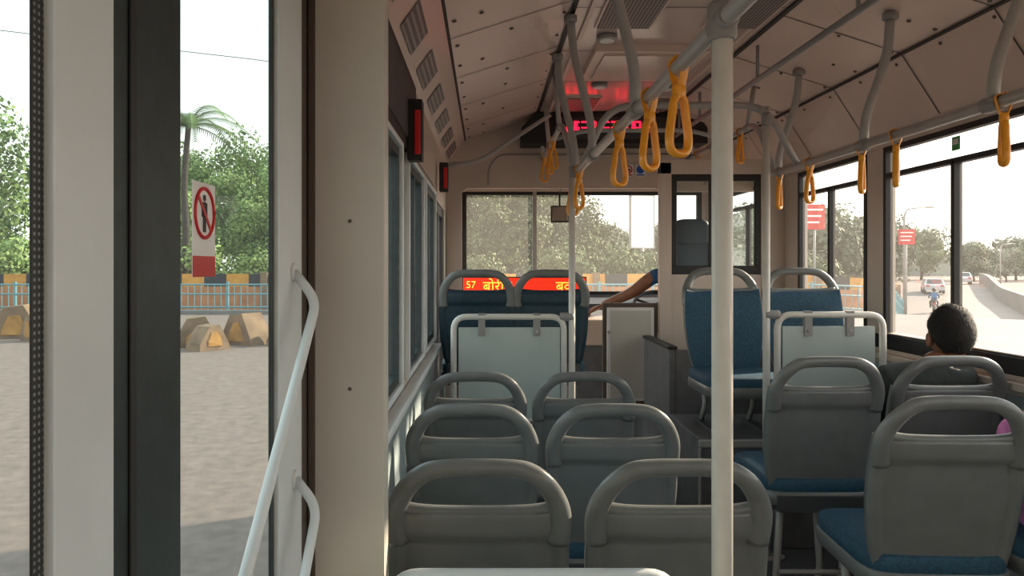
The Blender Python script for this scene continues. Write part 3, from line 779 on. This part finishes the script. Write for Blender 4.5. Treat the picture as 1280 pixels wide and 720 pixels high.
# ---------------------------------------------------------------- exterior
def sst(a, c, t):
    t = max(0, min(1, (t-a)/(c-a))); return t*t*(3-2*t)
def gh(x, y):
    return GZ-1.35*sst(13, 26, x)*sst(22, 42, y)*(1-.7*sst(62, 88, y))
b = B(); NX, NY = 70, 70
for j in range(NY+1):
    for i in range(NX+1):
        x = -150+350*i/NX; y = -60+320*j/NY; b.v.append((x, y, gh(x, y)))
for j in range(NY):
    for i in range(NX):
        a = j*(NX+1)+i; b.face([a, a+1, a+NX+2, a+NX+1], 'ground', True)
b.obj('ground')
b = B()
cl = [(8, 12), (13, 22), (20, 33), (28, 46), (37, 60), (46, 74), (56, 90), (68, 108)]; P = spline([(x, y, 0) for x, y in cl], 8)
for i, p in enumerate(P):
    t = (P[min(i+1, len(P)-1)]-P[max(i-1, 0)]).normalized(); n = Vector((t.y, -t.x, 0))
    for k in range(9):
        q = p+n*(-5+10*k/8); b.v.append((q.x, q.y, gh(q.x, q.y)+.12))
for i in range(len(P)-1):
    for k in range(8): a = i*9+k; b.face([a, a+1, a+10, a+9], 'road', True)
b.obj('road')
def wallrun(b, p, q, thick, hb, ht, m, step=3.0, alt=None, base=None):
    p = Vector((*p, 0)); q = Vector((*q, 0)); L = (q-p).length; n = max(1, int(L/step)); d = (q-p)/L; nn = Vector((-d.y, d.x, 0))*thick
    for i in range(n):
        a = p+d*(L*i/n); c = p+d*(L*(i+1)/n); za, zc_ = gh(a.x, a.y), gh(c.x, c.y)
        o = len(b.v)
        for pt, g in ((a, za), (c, zc_)):
            for off in (Vector((0,0,0)), nn):
                for hh in (hb, ht): r = pt+off; b.v.append((r.x, r.y, g+hh))
        mm = m if not alt or i % 2 else alt
        for f in ((0,1,5,4), (2,6,7,3), (1,3,7,5), (0,4,6,2), (0,2,3,1), (4,5,7,6)): b.face([o+k for k in f], mm)
def stripe_parapet(p, q, name):
    b = B(); wallrun(b, p, q, .22, 0, 1.05, 'orangewall'); wallrun(b, p, q, .26, 1.05, 1.62, 'stripey', 1.0, 'stripek')
    P0 = Vector((*p, 0)); Q0 = Vector((*q, 0)); d = (Q0-P0).normalized(); L = (Q0-P0).length; t = 0
    while t < L:
        c = P0+d*t; g = gh(c.x, c.y); b.box((c.x-.15, c.y-.2, g), (c.x+.15, c.y+.05, g+1.68), 'concrete'); t += 5
    b.obj(name)
stripe_parapet((-45, 33.5), (17.5, 33.5), 'striped_parapet')
stripe_parapet((17.8, 33.8), (38, 68), 'striped_parapet')
def fence(p, q, name):
    b = B(); p = Vector((*p, 0)); q = Vector((*q, 0)); L = (q-p).length; d = (q-p)/L; n = int(L/.28)
    for i in range(n+1):
        c = p+d*(i*.28); big = i % 8 == 0
        w = .05 if big else .016; g = gh(c.x, c.y)
        b.box((c.x-w, c.y-w, g), (c.x+w, c.y+w, g+1.32 if big else g+1.22), 'fenceblue')
    for hh in (1.2, .8, .25):
        b.tube([(c.x, c.y, gh(c.x, c.y)+hh) for c in [p+d*L*k/20 for k in range(21)]], .035, 'fenceblue', 6)
    b.obj(name)
fence((-40, 31.2), (17, 31.2), 'railing_fence')
fence((17.3, 31.6), (24, 42.5), 'railing_fence')
b = B(); b.box((-42, 30.2, GZ), (16, 30.9, GZ+.16), 'parapet'); b.obj('kerb')
b = B(); wallrun(b, (24, 30), (64, 96), -.3, 0, 1.25, 'parapet'); wallrun(b, (24, 30), (64, 96), -.4, 1.25, 1.4, 'parapet'); b.obj('bridge_parapet')
def block(x, y, s_, rz, name='concrete_block'):
    b = B(); M = Matrix.Translation((x, y, GZ)) @ Matrix.Rotation(rz, 4, 'Z')
    pr = [(-.55, 0), (-.50, .25), (-.22, .75), (.18, .80), (.5, .22), (.55, 0)]
    b.prism([(a*s_, c*s_) for a, c in pr], 1, -.35*s_, .35*s_, 'concrete')
    b.prism([(a*s_*.5, c*s_*.6+.10) for a, c in pr], 1, -.37*s_, -.352*s_, 'concyel')
    b.v = [tuple(M @ Vector((p[0]+random.uniform(-.03, .03), p[1]+random.uniform(-.03, .03), p[2]))) for p in b.v]
    b.obj(name, .03)
block(-7.15, 18.3, .95, .4); block(-6.1, 18.9, 1.0, -.5); block(-6.6, 17.6, .75, 1.0); block(-7.6, 17.4, .5, .2); block(-13.0, 20.6, 1.15, .3); block(-11.9, 19.8, .9, -.6); block(-5.2, 18.6, .55, .1)

def tree_mesh(seed, h, cr, leaf, nl=5200, ls=.34, trunk=True, leaf2=None):
    rnd = random.Random(seed); b = B()
    th = h*.35; leaf2 = leaf2 or leaf
    if trunk:
        b.tube(spline([(0, 0, 0), (rnd.uniform(-.2, .2), 0, th*.5), (rnd.uniform(-.3, .3), .1, th), (0, 0, h*.75)], 4), [h*.028, h*.01], 'bark', 8)
        for k in range(6):
            a = rnd.uniform(0, 6.28); b.tube([(0, 0, th*rnd.uniform(.6, 1.1)), (math.cos(a)*cr*.35, math.sin(a)*cr*.35, h*.55), (math.cos(a)*cr*.7, math.sin(a)*cr*.7, h*.7)], [h*.012, h*.004], 'bark', 6)
    blobs = []
    for k in range(22):
        a = rnd.uniform(0, 6.28); rr = cr*rnd.uniform(.15, .78); zz = rnd.uniform(h*.3, h*.92)
        f = 1-abs(zz/h-.6)*1.0
        blobs.append((Vector((math.cos(a)*rr*f, math.sin(a)*rr*f, zz)), cr*rnd.uniform(.22, .42)))
    for k in range(nl):
        c, r = rnd.choice(blobs)
        v = Vector((rnd.gauss(0, 1), rnd.gauss(0, 1), rnd.gauss(0, .8))).normalized()
        p = c+v*r*rnd.uniform(.6, 1.08)
        if p.z < .2: continue
        t = Vector((rnd.gauss(0, 1), rnd.gauss(0, 1), rnd.gauss(0, .6))).normalized(); u = v.cross(t).normalized(); t = u.cross((v+t*.6).normalized()).normalized()
        s_ = ls*rnd.uniform(.5, 1.1)
        b.poly([p-u*s_*.5, p+t*s_*.6, p+u*s_*.5, p-t*s_*.6], leaf if rnd.random() < .7 else leaf2)
    return b.mesh('tree')
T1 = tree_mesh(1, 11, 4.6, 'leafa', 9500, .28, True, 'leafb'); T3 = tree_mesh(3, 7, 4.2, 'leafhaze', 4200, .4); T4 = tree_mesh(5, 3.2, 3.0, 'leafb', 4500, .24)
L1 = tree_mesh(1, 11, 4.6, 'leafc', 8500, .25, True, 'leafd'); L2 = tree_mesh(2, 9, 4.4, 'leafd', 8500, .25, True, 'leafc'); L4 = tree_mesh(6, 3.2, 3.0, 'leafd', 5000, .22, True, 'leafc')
rt = random.Random(11)
def tr(me, x, y, s_=1, name='tree'):
    o = place(me, x, y, gh(x, y), rt.uniform(0, 6.28), name); o.scale = (s_, s_, s_*rt.uniform(.92, 1.08))
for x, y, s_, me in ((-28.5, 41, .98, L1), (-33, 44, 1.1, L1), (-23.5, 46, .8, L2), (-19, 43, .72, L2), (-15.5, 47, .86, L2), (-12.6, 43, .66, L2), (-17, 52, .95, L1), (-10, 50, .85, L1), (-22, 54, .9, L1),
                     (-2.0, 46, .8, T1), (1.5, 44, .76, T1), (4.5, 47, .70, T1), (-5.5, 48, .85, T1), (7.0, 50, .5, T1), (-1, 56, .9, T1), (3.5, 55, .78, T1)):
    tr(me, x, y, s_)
for x in range(-32, 18, 4): tr(L4 if x < -6 else T4, x+rt.uniform(-1, 1), 37+rt.uniform(0, 2), rt.uniform(.7, 1.0), 'shrub')
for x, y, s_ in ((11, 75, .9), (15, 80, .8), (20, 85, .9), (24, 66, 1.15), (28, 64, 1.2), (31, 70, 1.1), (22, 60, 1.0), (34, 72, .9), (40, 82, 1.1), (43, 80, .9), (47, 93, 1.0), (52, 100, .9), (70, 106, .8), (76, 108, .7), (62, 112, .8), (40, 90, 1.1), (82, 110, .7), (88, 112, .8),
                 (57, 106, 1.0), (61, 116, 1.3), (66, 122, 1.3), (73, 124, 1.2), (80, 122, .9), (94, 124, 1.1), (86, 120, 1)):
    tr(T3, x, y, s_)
b = B(); b.tube(spline([(0, 0, 0), (.2, 0, 3), (.1, 0, 6), (.3, 0, 8.9)], 5), [.22, .13], 'bark', 10)
rp = random.Random(3)
for k in range(18):
    a = k*2.4; up = rp.uniform(.1, 1.0); L = rp.uniform(3.0, 3.9); pts = []
    for i in range(9):
        t = i/8; pts.append(Vector((.3+math.cos(a)*L*t*(1-.15*up), math.sin(a)*L*t*(1-.15*up), 8.9+L*(up*t-1.0*t*t*(.6+.4*up)))))
    b.tube(pts, [.035, .01], 'leafc', 5)
    for i in range(1, 9):
        for j in range(4):
            t = j/4; p = pts[i-1].lerp(pts[i], t); d = (pts[i]-pts[i-1]).normalized(); sd = d.cross(Vector((0,0,1))).normalized()
            for s_ in (-1, 1):
                l = .85*(1-abs(i/8-.45)); e_ = p+sd*s_*l*.8+d*l*.5-Vector((0,0,.25*l)); b.poly([p, p+d*.07, e_], 'leafc')
b.obj('palm_tree', loc=(-15.0, 36.6, GZ))
b = B()
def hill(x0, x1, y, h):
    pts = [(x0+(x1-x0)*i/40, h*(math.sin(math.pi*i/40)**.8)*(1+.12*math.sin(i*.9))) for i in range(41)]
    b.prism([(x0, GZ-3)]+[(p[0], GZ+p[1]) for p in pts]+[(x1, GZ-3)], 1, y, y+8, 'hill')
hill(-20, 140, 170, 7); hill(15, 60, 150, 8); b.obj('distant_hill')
b = B(); b.box((-.80, 0, 3.0), (.80, .12, 5.9), 'board')
for x0, x1, z0, z1 in ((-.86, -.80, 2.94, 5.96), (.80, .86, 2.94, 5.96), (-.80, .80, 2.94, 3.0), (-.80, .80, 5.9, 5.96)): b.box((x0, -.02, z0), (x1, .14, z1), 'bracket')
b.tube([(0, .06, 0), (0, .06, 3.0)], .12, 'bracket'); b.obj('roadside_hoarding', loc=(8.7, 41, GZ), rot=(0, 0, .5))
def redsign(x, y, h, w, hh, nm='roadside_signboard'):
    b = B(); b.tube([(0, 0, 0), (0, 0, h)], .05, 'bracket'); b.box((-w/2, -.08, h-hh), (w/2, -.02, h), 'red')
    for k in range(3): b.box((-w*.4, -.09, h-hh*(.25+.25*k)), (w*(.4-.1*k), -.08, h-hh*(.18+.25*k)), 'signwhite')
    b.obj(nm, loc=(x, y, gh(x, y)))
redsign(23.3, 41, 5.2, .9, .85); redsign(14.4, 32.4, 4.7, .85, 1.1)
for x, y, h in ((26.3, 46.5, 6.9), (47, 90, 7), (64, 92, 5)):
    b = B(); b.tube(round_path([(0, 0, 0), (0, 0, h-.4), (.2, 0, h), (1.5, 0, h+.15)], .5), [.07, .04], 'bracket', 8); b.sup((1.6, 0, h+.12), (.32, .1, .05), 'bracket', .6); b.obj('street_lamp', loc=(x, y, gh(x, y)))
b = B(); b.tube([(-40, 38, 15.2), (-26, 38, 13.6), (-12, 38, 12.0), (6, 38, 9.5)], .02, 'black', 5); b.obj('overhead_cable')
def car(x, y, rz, s_=1):
    b = B()
    side = [(-2.1, .35), (-2.15, .8), (-1.9, 1.0), (-1.35, 1.45), (.5, 1.48), (1.1, 1.02), (2.0, .9), (2.15, .55), (2.1, .35)]
    b.prism([(p[0], p[1]) for p in side], 0, -.85, .85, 'carwhite')
    b.v = [(v[0]*(1 if v[2] < 1.05 else .82), v[1], v[2]) for v in b.v]
    b.poly([(-.68, -1.93, 1.03), (.68, -1.93, 1.03), (.6, -1.41, 1.43), (-.6, -1.41, 1.43)], 'carglass')
    for s2 in (-1, 1):
        b.poly([(s2*.80, -1.55, 1.05), (s2*.80, .95, 1.05), (s2*.715, .45, 1.42), (s2*.715, -1.2, 1.42)], 'carglass')
        for yy in (-1.3, 1.35): b.disc((s2*.80, yy, .33), .33, (1, 0, 0), 'black', 20, .2)
        b.box((s2*.6-.15, -2.17, .72), (s2*.6+.15, -2.12, .88), 'red')
    b.obj('car', .04, loc=(x, y, gh(x, y)+.12), rot=(0, 0, rz))
car(45.0, 74.5, -.45); car(58.6, 91, -.5)
mx_, my_ = 30.3, 50.0
e = empty('motorcyclist', (mx_, my_, gh(mx_, my_)+.12)); e.rotation_euler = (0, 0, -.5)
b = B()
for yy in (-.62, .62): b.torus((0, yy, .30), .26, .06, 'black', (1, 0, 0), 20, 6)
b.sup((0, 0, .62), (.16, .55, .16), 'boxgrey', .6); b.sup((0, -.25, .82), (.14, .38, .07), 'black', .6); b.tube([(-.32, .45, 1.02), (0, .5, 1.05), (.32, .45, 1.02)], .02, 'black'); b.tube([(0, .5, 1.05), (0, .64, .32)], .04, 'black'); b.box((-.06, -.75, .62), (.06, -.70, .74), 'red')
b.obj('motorcycle', parent=e)
J = {'pel': ((0, -.15, .92), (.16, .12)), 'ch': ((0, -.02, 1.28), (.17, .12)), 'nk': ((0, .03, 1.45), .06)}
E = [('pel', 'ch'), ('ch', 'nk')]
for s_, n in ((-1, 'L'), (1, 'R')):
    J['k'+n] = ((s_*.22, .25, .78), .07); J['a'+n] = ((s_*.2, .0, .36), .05); J['e'+n] = ((s_*.30, .15, 1.12), .045); J['s'+n] = ((s_*.18, 0, 1.33), .06); J['w'+n] = ((s_*.30, .42, 1.05), .035)
    E += [('pel', 'k'+n), ('k'+n, 'a'+n), ('ch', 's'+n), ('s'+n, 'e'+n), ('e'+n, 'w'+n)]
m = skin_mesh(J, E, 'pel'); m.materials.clear(); m.materials.append(MATS['blueshirt']); m.materials.append(MATS['trouser'])
for p in m.polygons: p.material_index = 0 if p.center.z > .95 else 1; p.use_smooth = True
o = bpy.data.objects.new('rider_body', m); COL.objects.link(o); o.parent = e
b = B(); b.sup((0, .05, 1.60), (.12, .14, .14), 'black', .9); b.obj('rider_helmet', parent=e)

# ---------------------------------------------------------------- world, sun, camera
w = bpy.data.worlds.new('World'); SC.world = w; w.use_nodes = True
nt = w.node_tree; bg = nt.nodes['Background']
tc = nt.nodes.new('ShaderNodeTexCoord'); sp = nt.nodes.new('ShaderNodeSeparateXYZ'); cr = nt.nodes.new('ShaderNodeValToRGB')
nt.links.new(tc.outputs['Generated'], sp.inputs[0]); nt.links.new(sp.outputs['Z'], cr.inputs['Fac']); nt.links.new(cr.outputs['Color'], bg.inputs['Color'])
cr.color_ramp.elements[0].position = 0; cr.color_ramp.elements[0].color = (1.0, .93, .83, 1)
cr.color_ramp.elements[1].position = .42; cr.color_ramp.elements[1].color = (.68, .75, .78, 1)
bg.inputs['Strength'].default_value = 3.2
s = bpy.data.lights.new('sun', 'SUN'); s.energy = 13.0; s.angle = math.radians(1.5); s.color = (1, .83, .64)
so = bpy.data.objects.new('sun', s); COL.objects.link(so)
so.rotation_euler = (-Vector((.84, .42, .42))).to_track_quat('-Z', 'Y').to_euler()
so.location = (30, 20, 30)
cam = bpy.data.cameras.new('camera'); cam.sensor_width = 36; cam.lens = 925/1280*36; cam.shift_x = 33/1280; cam.shift_y = -28/1280; cam.clip_start = .02; cam.clip_end = 1000
co = bpy.data.objects.new('camera', cam); COL.objects.link(co); co.location = (0, 0, ZC); co.rotation_euler = (math.pi/2, 0, 0)
SC.camera = co
SC.view_settings.view_transform = 'Standard'
SC.view_settings.look = 'None'
